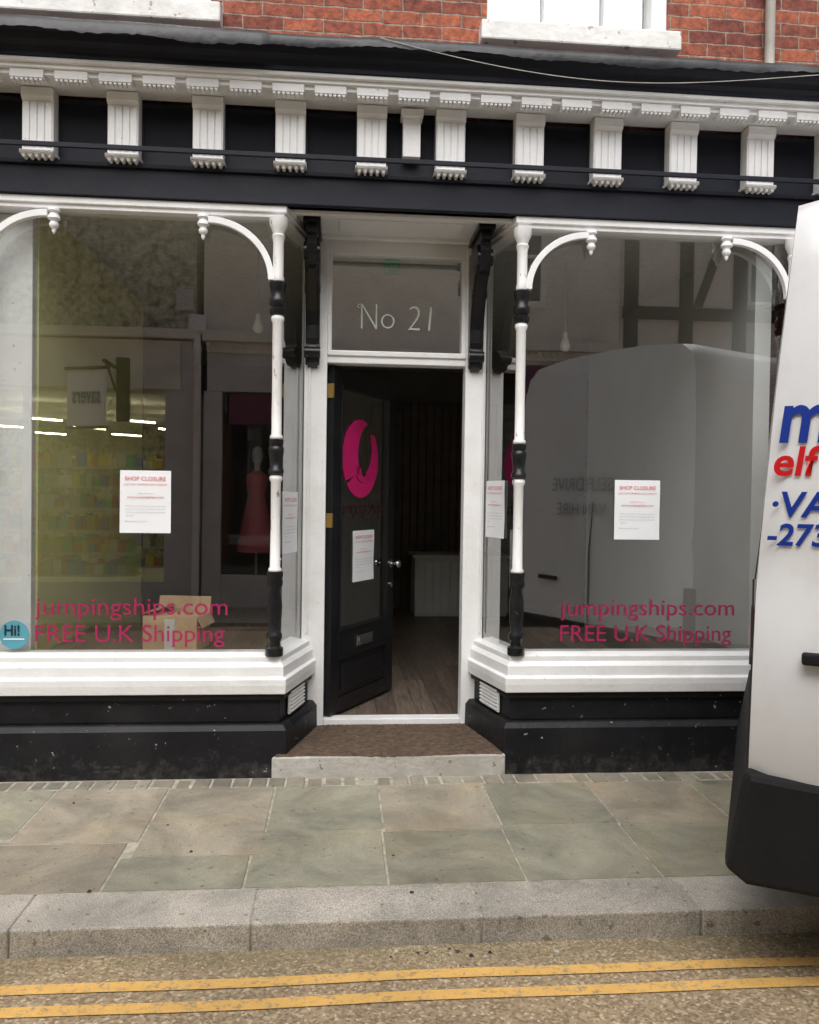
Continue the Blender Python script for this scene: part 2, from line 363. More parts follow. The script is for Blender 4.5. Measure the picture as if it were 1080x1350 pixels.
def pebble(x,y,z,r,c):
    vs=[];ph=random.random()*6
    for k in range(5):
        a=ph+k*2*math.pi/5; rr=r*random.uniform(.7,1.2); vs.append((x+rr*math.cos(a),y+rr*math.sin(a),z))
    vs.append((x,y,z+r*random.uniform(.5,.9)))
    gr.add(vs,[(0,1,5),(1,2,5),(2,3,5),(3,4,5),(4,0,5)],c)
for i in range(2400):
    d=abs(random.gauss(0,.09)); x=random.uniform(-3,4)
    if random.random()<.3: x=random.gauss(.45,.25)
    t=random.uniform(.5,1.5)
    pebble(x,-1.635-d,RZ,random.uniform(.002,.006),(.38*t,.32*t,.21*t))
for i in range(260):
    t=random.uniform(.25,1.2)
    pebble(random.uniform(-3,4),random.uniform(-1.6,-.15),.0,random.uniform(.0015,.004),(.2*t,.16*t,.11*t))
for i in range(11):
    pebble(random.gauss(.45,.12),random.uniform(-1.72,-1.66),RZ,random.uniform(.007,.014),random.choice([(.03,.03,.03),(.6,.6,.58),(.1,.07,.05)]))
for px in [(-1.30,-.42),(-.78,-.72),(.25,-1.10),(-.62,-1.02),(.3,-1.43),(-.95,-1.35)]:
    pebble(px[0],px[1],.0,.012,(.06,.045,.03))
gr.done()

# ------------------------------------------------------------ the shop building
S=empty('shop_building')
LP=[(-2.35,0),(-.335,0),(-.20,.5)]; RP=[(.88,.5),(1.0,0),(3.15,0)]
pl=B('stall_riser',M['plinth'],S,bevel=.007)
for P in (LP,RP):
    pl.sweep(P,[(-.10,-.05),(.085,-.05),(.08,.255),(.055,.285),(-.10,.285)])
    pl.sweep(P,[(-.10,.285),(.022,.285),(.02,.41),(.045,.415),(.045,.452),(-.10,.452)])
pl.done()
g_=B('air_brick',M['dark'],S)
for k in range(3): g_.box(-1.30+k*.05,-1.265+k*.05,-.0875,-.08,.035,.05); g_.box(-1.30+k*.05,-1.265+k*.05,-.0875,-.08,.06,.072)
g_.done()
si=B('window_sill',M['white'],S,bevel=.004)
for P in (LP,RP):
    si.sweep(P,[(-.10,.452),(.065,.452),(.07,.50),(.07,.535),(.052,.545),(.05,.60),(.03,.625),(.03,.655),(-.10,.672)])
si.done()
hd=B('window_head_rail',M['white'],S,bevel=.004)
for P in (LP,RP): hd.sweep(P,[(-.09,3.075),(.02,3.075),(.02,3.10),(.035,3.10),(.035,3.137),(-.09,3.137)])
hd.done()
gl=B('shop_window_glass',M['glass'],S)
gl.quad((-2.35,.045,.665),(-.35,.045,.665),(-.35,.045,3.08),(-2.35,.045,3.08)); gl.done()
gl=B('shop_window_glass',M['glass'],S)
gl.quad((1.015,.045,.665),(3.1,.045,.665),(3.1,.045,3.08),(1.015,.045,3.08)); gl.done()
gl=B('return_glass',M['glass'],S)
gl.quad((-.345,.06,.665),(-.228,.49,.665),(-.228,.49,3.08),(-.345,.06,3.08)); gl.done()
gl=B('return_glass',M['glass'],S)
gl.quad((.908,.49,.665),(1.01,.06,.665),(1.01,.06,3.08),(.908,.49,3.08)); gl.done()
fr=B('corner_glazing_bars',M['white'],S,bevel=.003)
fr.box(-.362,-.335,.03,.057,.66,3.08); fr.box(1.0,1.027,.03,.057,.66,3.08)
fr.done()
colx=[-1.96,-.352,1.014,2.62]
cw=B('turned_columns_white',M['whitecol'],S,smooth=True); cb=B('turned_columns_black',M['black'],S,smooth=True)
for x in colx:
    y=-.01
    cb.lathe(x,y,[(.045,.655),(.05,.66),(.05,.70),(.034,.712),(.034,.74),(.044,.755),(.044,.775),(.032,.79),(.04,.87),(.043,.93),(.04,.97),(.030,1.03),(.043,1.045),(.045,1.07),(.041,1.09),(.046,1.10),(.045,1.125),(.03,1.13)])
    cw.lathe(x,y,[(.030,1.12),(.037,1.128),(.037,1.14),(.029,1.15),(.026,1.40),(.028,1.62),(.036,1.635),(.036,1.65),(.027,1.66)])
    cb.lathe(x,y,[(.03,1.66),(.042,1.668),(.043,1.69),(.033,1.70),(.036,1.75),(.043,1.79),(.043,1.81),(.034,1.82),(.04,1.835),(.04,1.855),(.03,1.86)])
    cw.lathe(x,y,[(.028,1.855),(.036,1.862),(.036,1.875),(.028,1.885),(.027,2.1),(.028,2.5),(.036,2.515),(.036,2.53),(.028,2.54)])
    cb.lathe(x,y,[(.03,2.54),(.044,2.55),(.046,2.575),(.034,2.585),(.046,2.60),(.047,2.63),(.036,2.645),(.042,2.68),(.047,2.70),(.047,2.72),(.03,2.73)])
    cw.lathe(x,y,[(.03,2.725),(.034,2.74),(.029,2.76),(.029,2.94),(.034,2.965),(.038,2.975),(.030,2.985),(.038,3.01),(.050,3.035),(.052,3.074)])
cw.done(); cb.done()
ar=B('arch_brackets',M['white'],S,bevel=.003)
def arch(xc,sgn,rx=.36):
    A=[];Bp=[];n=16
    cx=xc+sgn*(rx+.02)
    for i in range(n+1):
        a=math.pi/2*i/n
        A.append((cx-sgn*rx*math.cos(a),-.035,2.73+.335*math.sin(a)))
        Bp.append((cx-sgn*(rx-.034)*math.cos(a),-.035,2.73+(.335-.036)*math.sin(a)))
    ar.strip(A,Bp,(0,.035,0))
for x,s in ((-1.96,1),(-.352,-1),(1.014,1),(2.62,-1)): arch(x,s)
ar.done()
pd=B('drop_pendants',M['white'],S,smooth=True)
for x in (-1.55,-.76,1.41,2.21):
    pd.lathe(x,-.012,[(.03,3.074),(.034,3.06),(.02,3.05),(.03,3.035),(.034,3.02),(.018,3.005),(.026,2.99),(.022,2.975),(.01,2.965),(.012,2.955),(.003,2.94)],14)
pd.done()
dp=B('door_frame',M['white'],S,bevel=.005)
dp.box(-.225,-.085,.485,.60,.12,3.138); dp.box(.775,.905,.485,.60,.12,3.138)
dp.box(-.20,-.185,.470,.485,.70,3.11); dp.box(.88,.893,.470,.485,.70,3.11)
dp.box(-.085,.775,.49,.60,2.37,2.45); dp.box(-.085,.775,.475,.49,2.415,2.445)
dp.box(-.085,.775,.50,.59,3.04,3.138)
dp.box(-.085,.775,.50,.60,.12,.158)
dp.box(-.085,-.06,.50,.60,2.45,3.04); dp.box(.75,.775,.50,.60,2.45,3.04)
dp.done()
B('transom_glass',glassmat('transom_glass',.32),S).quad((-.06,.545,2.45),(.75,.545,2.45),(.75,.545,3.04),(-.06,.545,3.04)).done()
so=B('porch_soffit',M['white'],S,bevel=.004)
so.box(-.45,1.12,-.02,.62,3.139,3.16)
so.box(-.30,.97,.02,.06,3.118,3.139); so.box(-.17,.86,.43,.47,3.118,3.139)
so.box(-.30,-.26,.062,.428,3.119,3.139); so.box(.93,.97,.062,.428,3.119,3.139)
so.box(-.02,.70,.14,.36,3.126,3.139)
so.done()
text('house_number','N',(.12,.535,2.595),(1,0,0),Z,.10,.155,M['whitevinyl'],S,bold=-.018)
text('house_number','o',(.245,.535,2.60),(1,0,0),Z,.085,.090,M['whitevinyl'],S,bold=-.018)
text('house_number','21',(.41,.535,2.59),(1,0,0),Z,.155,.155,M['whitevinyl'],S,bold=-.018,shear=.1)
def curve_line(name,pts,r,mat,parent):
    cu=bpy.data.curves.new(name,'CURVE'); cu.dimensions='3D'; cu.bevel_depth=r; sp=cu.splines.new('NURBS'); sp.points.add(len(pts)-1)
    for p,q in zip(sp.points,pts): p.co=(*q,1)
    sp.use_endpoint_u=True; sp.order_u=4
    cu.materials.append(mat); o=bpy.data.objects.new(name,cu); scene.collection.objects.link(o); o.parent=parent; return o
curve_line('number_flourish',[(.13,.537,2.745),(.10,.537,2.755),(.09,.537,2.725),(.115,.537,2.72)],.003,M['whitevinyl'],S)
bk=B('scroll_brackets',M['black'],S,bevel=.006)
prof=[(0,3.10),(.37,3.10),(.38,3.05),(.345,3.035),(.36,2.99),(.35,2.93),(.30,2.885),(.25,2.875),(.215,2.84),(.15,2.74),(.105,2.66),(.085,2.58),(.085,2.50),(.065,2.47),(.075,2.42),(.06,2.36),(.03,2.34),(0,2.33)]
for x in (-.175,.83):
    bk.prism([(x-.03,.485-o,z) for o,z in prof],(.06,0,0))
    bk.prism([(x-.043,.484-o*.82-.006,2.335+(z-2.33)*.97) for o,z in prof[2:-1]]+[(x-.043,.484,2.36),(x-.043,.484,3.05)],(.086,0,0))
    bk.box(x-.05,x+.05,.09,.484,3.101,3.137)
bk.done()
sc=B('bracket_scroll_rolls',M['black'],S,smooth=True)
for x in (-.175,.83):
    for oo,zz,r in ((.30,2.96,.05),(.06,2.42,.035),(.13,2.79,.03)):
        vs=[];f=[]
        for k in range(16):
            a=2*math.pi*k/16
            for xx in (-.047,.047): vs.append((x+xx,.485-oo+r*math.cos(a),zz+r*math.sin(a)))
        for k in range(16):
            l=(k+1)%16; f.append((2*k,2*k+1,2*l+1,2*l))
        f.append(tuple(2*k for k in range(16))); f.append(tuple(2*k+1 for k in range(15,-1,-1)))
        sc.add(vs,f)
sc.done()
fa=B('fascia',M['navy'],S,bevel=.004)
fa.box(-2.7,3.45,-.055,.10,3.139,3.31)
fa.box(-2.7,3.45,-.075,-.055,3.29,3.315)
fa.box(-2.7,3.45,-.02,.10,3.31,3.66)
fa.box(-2.7,3.45,-.165,-.150,3.345,3.372)
fa.done()
fb=B('frieze_panels',M['panel'],S,bevel=.004)
bx=[-2.49,-2.05,-1.606,-1.169,-.726,-.288,.151,.585,1.026,1.468,1.905,2.357,2.80,3.24]
co=B('fluted_corbels',M['white'],S,bevel=.003)
for i,x in enumerate(bx):
    w=.080
    co.box(x-w,x+w,-.10,-.02,3.345,3.672)
    for k in range(4):
        xx=x-w+.006+k*.0382
        co.box(xx,xx+.033,-.107,-.10,3.365,3.60)
    co.prism([(x-w-.002,-.10,3.605),(x-w-.002,-.118,3.625),(x-w-.002,-.12,3.67),(x-w-.002,-.10,3.67)],(2*w+.004,0,0))
    co.box(x-w-.008,x+w+.008,-.120,-.02,3.325,3.345)
    for k in range(5):
        xx=x-w+.002+k*.033
        co.prism([(xx,-.118,3.325),(xx+.024,-.118,3.325),(xx+.018,-.118,3.305),(xx+.006,-.118,3.305)],(0,.05,0))
    if i<len(bx)-1:
        x1=bx[i+1]
        fb.box(x+w+.012,x1-w-.012,-.032,-.02,3.42,3.63)
co.box(.322,.418,-.10,-.02,3.41,3.672); co.box(.31,.43,-.125,-.02,3.62,3.66)
co.done(); fb.done()
mu=B('dentil_course',M['white'],S,bevel=.0025)
x=-2.71
while x<3.5:
    mu.box(x-.083,x+.083,-.25,-.175,3.655,3.70)
    for j in range(7):
        xx=x-.08+j*.0235; mu.box(xx,xx+.016,-.246,-.20,3.643,3.655)
    x+=.2198
mu.box(-2.75,3.5,-.235,-.02,3.675,3.70)
mu.box(-2.75,3.5,-.262,-.02,3.70,3.722); mu.box(-2.75,3.5,-.285,-.02,3.722,3.742)
mu.done()
cn=B('cornice',M['navy'],S,bevel=.003)
cn.sweep([(-2.8,0),(3.55,0)],[(.02,3.742),(.295,3.742),(.297,3.765),(.31,3.785),(.345,3.80),(.365,3.83),(.385,3.835),(.387,3.853),(.02,3.90)])
cn.done()
ld=B('lead_flashing',M['lead'],S)
vs=[];f=[];n=260
for i in range(n+1):
    xx=-2.8+6.35*i/n
    d=.010*math.sin(xx*3.1)+.006*math.sin(xx*11)+random.uniform(-.004,.004)
    ext=.018 if xx<-.4 else 0
    jmp=.012 if int((xx+3)/.62)%2 else 0
    row=[(-.403-ext-d*.3-jmp*.3,3.818+d-ext),(-.408-ext+d*.4-jmp*.3,3.845+d*.5),(-.397-jmp*.3,3.872+d*.3+ext*.4),(-.2,3.90+d*.5),(.05,3.97+d*.4),(.052,4.02)]
    for a,b in row: vs.append((xx,a,b))
for i in range(n):
    for j in range(5):
        a=i*6+j; f.append((a,a+6,a+7,a+1))
ld.add(vs,f); lo=ld.done()
for p in lo.data.polygons:p.use_smooth=True
curve_line('trailing_cable',[(.18,-.41,3.87),(.5,-.42,3.80),(.9,-.43,3.73),(1.4,-.43,3.70),(1.9,-.43,3.73),(2.4,-.42,3.80),(2.9,-.41,3.87)],.002,M['pipe'],S)
wl=B('brick_wall',M['brick'],S)
wins=[(-1.93,-.74),(.80,1.86)]
xs=[-2.75]+[q for w in wins for q in w]+[3.5]
for i in range(0,len(xs),2): wl.box(xs[i],xs[i+1],.05,.35,3.66,6.4)
for a,b in wins: wl.box(a,b,.05,.35,3.66,4.10); wl.box(a,b,.05,.35,5.75,6.4)
wl.box(-2.75,-2.36,.02,.35,0,3.14); wl.box(3.16,3.5,.02,.35,0,3.14)
wl.box(-2.75,-2.45,.35,6.3,0,6.4); wl.box(3.2,3.5,.35,6.3,0,6.4); wl.box(-2.45,3.2,6.0,6.3,0,6.4)
wl.done()
us=B('upper_window_sills',M['sillstone'],S,bevel=.01)
us.box(-1.99,-.675,-.05,.14,4.105,4.215); us.box(.755,1.905,-.05,.14,4.105,4.215); us.done()
uw=B('upper_window_frames',M['white'],S,bevel=.004)
ug=B('upper_window_glass',M['glassup'],S)
for a,b in wins:
    uw.box(a,a+.09,.07,.20,4.215,5.75); uw.box(b-.09,b,.07,.20,4.215,5.75)
    uw.box(a+.09,b-.09,.08,.20,4.215,4.27); uw.box(a+.09,b-.09,.08,.20,5.68,5.75); uw.box(a+.09,b-.09,.09,.19,4.95,5.0)
    for k in (1,2):
        xm=a+(b-a)*k/3; uw.box(xm-.012,xm+.012,.10,.18,4.27,4.95); uw.box(xm-.012,xm+.012,.10,.18,5.0,5.68)
    ug.quad((a+.05,.15,4.25),(b-.05,.15,4.25),(b-.05,.15,5.7),(a+.05,.15,5.7))
uw.done(); ug.done()
cu=B('upper_room',M['intwall'],S); cu.box(-2.3,3.0,1.6,1.7,3.9,6.3); cu.done()
cu=B('net_curtains',M['greywall'],S)
for x0,x1 in ((.86,1.02),(1.5,1.66),(-1.85,-1.6),(-1.0,-.8)):
    xx=x0
    while xx<x1:
        cu.prism([(xx,.24,4.22),(xx+.02,.27,4.22),(xx+.04,.24,4.22),(xx+.02,.25,4.22)],(0,0,1.45)); xx+=.04
cu.done()
rf=B('roof',M['lead'],S); rf.prism([(-2.85,-.25,6.4),(-2.85,6.5,6.4),(-2.85,3.1,8.6)],(6.45,0,0)); rf.done()
pp=B('downpipe',M['pipe'],S,smooth=True); pp.lathe(2.45,-.0,[(.036,4.03),(.036,4.06),(.028,4.065),(.028,4.6),(.036,4.61),(.036,4.67),(.028,4.68),(.028,6.3)]); pp.done()
# interior
B('shop_floor',M['floor'],S).box(-2.45,3.2,.601,6.0,-.05,.14).done()
B('shop_ceiling',M['ceil'],S).box(-2.45,3.2,.11,6.0,3.165,3.25).done()
B('back_wall',M['intwall'],S).box(-2.45,3.2,5.9,6.0,.14,3.165).done()
sb=B('slat_board_wall',M['slat'],S,bevel=.004)
x=-.6
while x<2.4: sb.box(x,x+.094,5.80,5.9,.14,2.75); x+=.10
sb.done()
pw=B('yellow_partition',M['yellowwall'],S); pw.box(-1.80,-1.69,.17,2.6,.14,3.165); pw.done()
pw=B('white_reveal',M['white'],S,bevel=.004); pw.box(-1.92,-1.70,.10,.168,.66,3.07); pw.done()
pw=B('grey_partition',M['greywall'],S); pw.box(2.46,2.56,.12,3.4,.14,3.165); pw.done()
dk=B('display_platform',M['floor'],S); dk.prism([(-1.68,.06,.60),(-.37,.06,.60),(-.26,.60,.60),(-.26,1.15,.60),(-1.68,1.15,.60)],(0,0,.03))
dk.prism([(2.45,.06,.60),(1.04,.06,.60),(.94,.60,.60),(.94,1.15,.60),(2.45,1.15,.60)],(0,0,.03)); dk.done()
dk=B('platform_fronts',M['dark'],S); dk.box(-1.68,-.26,1.10,1.14,.14,.60); dk.box(.94,2.45,1.10,1.14,.14,.60); dk.box(-.30,-.26,.61,1.09,.14,.60); dk.box(.94,.98,.61,1.09,.14,.60); dk.done()
vt=B('air_vents',M['white'],S,bevel=.002)
def vent(P1,P2,t0,t1):
    a=Vector((*P1,0)); b=Vector((*P2,0)); d=(b-a).normalized(); n=Vector((d.y,-d.x,0)); L=(b-a).length
    p0=a+d*(L*t0)+n*.03; p1=a+d*(L*t1)+n*.03
    vt.prism([p0+Vector((0,0,.30)),p1+Vector((0,0,.30)),p1+Vector((0,0,.44)),p0+Vector((0,0,.44))],n*.012)
    for k in range(6):
        z=.312+k*.021
        vt.prism([p0+n*.012+d*.01+Vector((0,0,z)),p1+n*.012-d*.01+Vector((0,0,z)),p1+n*.012-d*.01+Vector((0,0,z+.011)),p0+n*.012+d*.01+Vector((0,0,z+.011))],n*.012)
vent(LP[1],LP[2],.2,.7); vent(RP[0],RP[1],.3,.8); vt.done()
# open door
D=empty('front_door',S,(-.083,.56,0),math.radians(60))
W=.88
df=B('door_leaf',M['black'],D,bevel=.004)
df.box(0,.10,-.045,0,.165,2.36); df.box(W-.10,W,-.045,0,.165,2.36); df.box(.10,W-.10,-.045,0,2.25,2.36)
df.box(.10,W-.10,-.045,0,.50,.68); df.box(.10,W-.10,-.045,0,.165,.26); df.box(.10,W-.10,-.030,-.012,.26,.50)
df.box(.16,W-.16,-.040,-.030,.30,.46)
for a,b,c,d in ((.10,.115,.68,2.25),(W-.115,W-.10,.68,2.25),(.115,W-.115,.68,.695),(.115,W-.115,2.235,2.25)): df.box(a,b,-.052,-.01,c,d)
df.done()
B('door_glass',M['glass'],D).quad((.115,-.022,.695),(W-.115,-.022,.695),(W-.115,-.022,2.235),(.115,-.022,2.235)).done()
hw=B('letterbox',M['steel'],D,bevel=.003); hw.box(.33,.55,-.055,-.045,.555,.625); hw.box(.35,.53,-.060,-.055,.572,.608); hw.done()
kn=B('door_knob',M['steel'],D,smooth=True)
kn.lathe(W-.05,1.07,[(.03,-.046),(.03,-.052),(.012,-.055),(.012,-.085),(.026,-.092),(.03,-.105),(.026,-.118),(.01,-.124)],16,'y')
kn.lathe(W-.05,.92,[(.022,-.046),(.022,-.056),(.006,-.058)],14,'y'); kn.done()
hg=B('hinges',M['brass'],D,bevel=.002)
for z in (1.35,2.16): hg.box(-.012,.004,-.05,-.005,z,z+.09)
hg.done()
lg=B('door_logo',M['pink'],D)
def ell(cx,cz,rx,rz,a0,a1,n=24): return [(cx+rx*math.cos(math.radians(a0+(a1-a0)*i/n)),-.027,cz+rz*math.sin(math.radians(a0+(a1-a0)*i/n))) for i in range(n+1)]
lg.strip(ell(.40,1.80,.25,.26,80,215),ell(.56,1.83,.20,.22,108,215),(0,.002,0))
lg.strip(ell(.40,1.80,.25,.26,222,300),ell(.43,1.77,.12,.135,215,300),(0,.002,0))
lg.strip(ell(.40,1.80,.25,.26,40,-62),ell(.41,1.86,.15,.17,40,-62),(0,.002,0))
lg.strip(ell(.44,1.72,.10,.08,160,330),ell(.45,1.72,.045,.04,160,330),(0,.002,0))
lg.done()
text('door_logo_text','Jumping Ships',(.13,-.027,1.40),(1,0,0),Z,.62,.12,M['darkvinyl'],D,bold=.0,shear=.1)
notice((.30,-.028,.98),(1,0,0),.30,.34,D,'door_notice')

sp=B('door_step',M['conc'],S,bevel=.012)
sp.prism([(-.355,-.10,-.05),(.945,-.10,-.05),(.945,-.085,-.05),(.80,.5,-.05),(-.13,.5,-.05),(-.345,-.085,-.05)],(0,0,.165)); sp.done()
mt=B('doormat',M['mat'],bevel=.0)
vs=[];f=[];nx=90;ny=36
for j in range(ny+1):
    t=j/ny
    xa=-.335+(.17)*t; xb=.93-.10*t
    for i in range(nx+1):
        s=i/nx; z=.121+.002*math.sin(s*17+t*5)+random.uniform(0,.005)
        if j==0: z=.113
        vs.append((xa+(xb-xa)*s,-.098+.585*t+(.006*math.sin(s*9)+random.uniform(-.003,.003) if j==0 else 0),z+.002))
for j in range(ny):
    for i in range(nx):
        a=j*(nx+1)+i; f.append((a,a+1,a+nx+2,a+nx+1))
mt.add(vs,f).done()

for x0,w in ((-1.655,1.04),(1.284,1.045)):
    text('window_lettering','jumpingships.com',(x0,.038,.845),(1,0,0),Z,w,.125,M['pinkpale'],S)
    text('window_lettering','FREE U.K Shipping',(x0,.038,.695),(1,0,0),Z,w*.985,.125,M['pinkpale'],S)
notice((-1.205,.032,1.33),(1,0,0),.275,.345)
notice((1.59,.032,1.32),(1,0,0),.27,.345)
notice((-.335+.012,.12,1.21),(.117,.43,0),.27,.36)
notice((.908+.002,.44,1.31),(.102,-.43,0),.27,.345)
stk=B('round_window_sticker',M['blue']); stk.lathe(-1.765,.765,[(.078,.036),(.078,.039)],32,'y'); so_=stk.done()
text('sticker_text','Hi!',(-1.815,.033,.76),(1,0,0),Z,.08,.06,plain('ink',(.01,.02,.04)),so_,bold=.025)
r_=B('sticker_underline',M['paper'],so_); r_.box(-1.82,-1.71,.033,.035,.738,.745); r_.done()
bxx=empty('cardboard_box',None,(-.955,.36,.632),math.radians(-8))
c=B('box_body',M['card'],bxx,bevel=.002)
w,d,h=.32,.25,.20
c.box(-w/2,w/2,-d/2,-d/2+.006,0,h); c.box(-w/2,w/2,d/2-.006,d/2,0,h); c.box(-w/2,-w/2+.006,-d/2+.006,d/2-.006,0,h); c.box(w/2-.006,w/2,-d/2+.006,d/2-.006,0,h); c.box(-w/2,w/2,-d/2,d/2,0,.005)
c.prism([(-w/2,d/2,h),(w/2,d/2,h),(w/2,d/2+.03,h+.09),(-w/2,d/2+.03,h+.09)],(0,.005,.002))
c.prism([(-w/2,-d/2,h),(w/2,-d/2,h),(w/2-.01,-d/2+.11,h+.012),(-w/2+.01,-d/2+.11,h+.012)],(0,0,.004))
c.prism([(-w/2,-d/2,h+.016),(-w/2,d/2,h+.016),(-w/2+.10,d/2,h+.045),(-w/2+.10,-d/2,h+.045)],(0,0,.005))
c.prism([(w/2,-d/2,h),(w/2,d/2,h),(w/2+.03,d/2,h-.06),(w/2+.03,-d/2,h-.06)],(.004,0,0)); c.done()
tp=B('parcel_tape',M['counter'],bxx); tp.box(-.03,.03,-d/2-.002,-d/2-.0005,.0,h-.01); tp.done()
def bulb(x,y,z):
    e=empty('hanging_light_bulb',None,(x,y,z))
    b=B('glass_bulb',M['bulb'],e,smooth=True); b.lathe(0,0,[(.004,-.065),(.022,-.058),(.033,-.038),(.034,-.02),(.026,.005),(.015,.03),(.015,.06),(.012,.065)],16); b.done()
    b=B('lamp_flex',M['greyink'],e); b.lathe(0,0,[(.004,.065),(.004,3.16-z)],6); b.done()
bulb(-.55,.9,2.68); bulb(1.52,.9,2.62)
ex=B('exit_sign',M['green'],bevel=.003); ex.box(.26,.36,.552,.566,2.945,3.035); eo=ex.done()
text('exit_text','EXIT',(.27,.549,2.975),(1,0,0),Z,.08,.035,M['whitevinyl'],eo)
ct=B('shop_counter',M['counter'],bevel=.006); ct.box(.90,2.0,5.0,5.6,.14,.83); ct.box(.87,2.03,4.96,5.62,.83,.87)
x=.92
while x<1.95: ct.box(x,x+.09,4.985,5.0,.18,.80); x+=.10
ct.done()
# ------------------------------------------------------------ neighbours (same side)
def simple_house(name,x0,x1,y0,face,h,mat,sgn):
    e=empty(name); w=B('walls',mat,e); w.box(x0,x1,y0,y0+face*6,-.05,h); w.done()
    f=B('window_frames',M['white'],e,bevel=.004); g=B('window_panes',M['glass'],e); dk=B('window_dark',M['dark'],e)
    n=int((x1-x0)/2.4)
    for i in range(n):
        cx=x0+(i+.5)*(x1-x0)/n
        for zz,hh,ww in ((.8,1.6,.8),(4.1,1.4,.5)):
            yy=y0-face*.01
            dk.box(cx-ww,cx+ww,yy,yy-face*.004,zz,zz+hh)
            for a,b,c,d in ((cx-ww-.06,cx-ww,zz-.06,zz+hh+.06),(cx+ww,cx+ww+.06,zz-.06,zz+hh+.06),(cx-ww,cx+ww,zz-.06,zz),(cx-ww,cx+ww,zz+hh,zz+hh+.06),(cx-.02,cx+.02,zz,zz+hh)):
                f.box(a,b,y0-face*.002,yy-face*.04,c,d)
            g.quad((cx-ww,yy-face*.015,zz),(cx+ww,yy-face*.015,zz),(cx+ww,yy-face*.015,zz+hh),(cx-ww,yy-face*.015,zz+hh))
    f.done(); g.done(); dk.done()
    r=B('roof',M['lead'],e); r.prism([(x0,y0-face*.2,h),(x0,y0+face*6.1,h),(x0,y0+face*3,h+2.2)],(x1-x0,0,0)); r.done()
simple_house('brick_house',-10.5,-2.76,.05,1,6.2,M['brick'],1)
simple_house('brick_house',3.51,11,.05,1,6.1,M['brick'],1)
# ------------------------------------------------------------ opposite side of the street
B('opposite_pavement',M['mortar']).box(-60,60,-6.65,-5.3,-.2,.0).done()
O=-6.6; HT=5.7
pebd=paint('pebbledash',(.52,.51,.39),.95,.6,14,1,60)
cream=paint('cream_render',(.78,.76,.68),.9,.10,3,.3,20)
grey=paint('grey_render',(.64,.65,.64),.9,.12,3,.3,20)
plum=plain('plum_sign',(.14,.03,.08),.5)
tube=plain('fluorescent_tube',(1,.93,.60),.5,emit=34)
A=empty('opposite_shop')
w=B('upper_wall',pebd,A); w.box(-10,-1.95,O-6,O,3.75,HT); w.box(-10,-1.95,O-6,O-5.8,0,3.75); w.box(-10,-9.8,O-5.8,O,0,3.75); w.done()
w=B('fascia',cream,A,bevel=.01); w.box(-9.8,-2.15,O-.1,O+.06,2.95,3.6); w.box(-9.8,-1.95,O-.2,O+.16,3.62,3.74); w.done()
w=B('pilasters',grey,A); w.box(-2.35,-1.95,O-.3,O+.03,0,3.6); w.box(-9.8,-9.4,O-.3,O+.03,0,3.0); w.box(-9.4,-2.35,O-.3,O,0,.35); w.box(-6.2,-6.1,O-.1,O+.01,.35,2.95); w.box(-4.2,-4.12,O-.1,O+.01,.35,2.95); w.done()
w=B('ceiling',cream,A); w.box(-9.8,-1.95,O-5.8,O-.1,2.9,2.95); w.done()
w=B('shop_interior',cream,A); w.box(-9.8,-1.95,O-5.8,O-.1,-.02,.02); w.box(-2.1,-2.0,O-5.8,O-.3,0,2.9); w.done()
tb=B('strip_lights',tube,A)
for i in range(5):
    for j in range(3):
        x0=-8.6+i*1.35+j*.22; yy=O-1.0-j*1.5
        tb.prism([(x0,yy,2.60),(x0+.42,yy-.35,2.60),(x0+.42,yy-.31,2.60),(x0,yy+.04,2.60)],(0,0,.025))
tb.done()
sh=slabmat('shelf_stock',.7,.1,.1,False)
w=B('stock_shelves',sh,A)
for x0,x1,yy in ((-6.0,-2.4,O-2.6),(-9.3,-6.4,O-3.2),(-5.0,-3.0,O-1.2)):
    top=2.2 if yy<O-2 else 1.3
    z=.3
    while z<top:
        w.box(x0,x1,yy-.3,yy,z,z+.03,(.6,.6,.58)); x=x0
        while x<x1-.12:
            ww=random.uniform(.06,.14); cc=random.choice([(.6,.12,.12),(.7,.6,.15),(.15,.25,.6),(.75,.75,.75),(.15,.5,.25),(.6,.3,.15),(.6,.6,.55)])
            w.box(x,x+ww,yy-.25,yy-.05,z+.03,z+random.uniform(.14,.25),cc); x+=ww+.01
        z+=.33
w.done()
B('shop_glass',M['glassopp'],A).quad((-9.4,O-.05,.35),(-2.35,O-.05,.35),(-2.35,O-.05,2.95),(-9.4,O-.05,2.95)).done()
ab=B('alarm_box',M['counter'],A,bevel=.01); ab.box(-2.2,-1.98,O,O+.09,4.0,4.28); ab.done()
dp_=B('drainpipe',M['white'],A,smooth=True); dp_.lathe(-1.92,O+.09,[(.05,0),(.05,3.45),(.06,3.46),(.06,3.52),(.05,3.53),(.05,3.68),(.11,3.72),(.12,3.9),(.12,3.92)]); dp_.done()
HS=empty('hanging_shop_sign')
m=B('sign_board',M['paper'],HS,bevel=.008); m.prism([(-3.50,O+.40,2.40),(-2.98,O+.60,2.40),(-2.98,O+.60,3.08),(-3.50,O+.40,3.08)],(.02,-.04,0)); m.done()
m=B('iron_bracket',M['dark'],HS,bevel=.004); m.box(-3.0,-2.96,O,O+.62,3.2,3.24); m.box(-2.97,-2.80,O+.03,O+.08,2.5,3.35); m.prism([(-3.0,O+.04,2.9),(-3.0,O+.04,2.95),(-3.0,O+.5,3.2),(-3.0,O+.45,3.2)],(.03,0,0)); m.prism([(-3.55,O+.37,3.12),(-2.93,O+.61,3.12),(-2.93,O+.61,3.16),(-3.55,O+.37,3.16)],(.02,-.04,0))
m.prism([(-3.53,O+.385,2.36),(-2.96,O+.605,2.36),(-2.96,O+.605,2.395),(-3.53,O+.385,2.395)],(.02,-.045,0)); m.done()
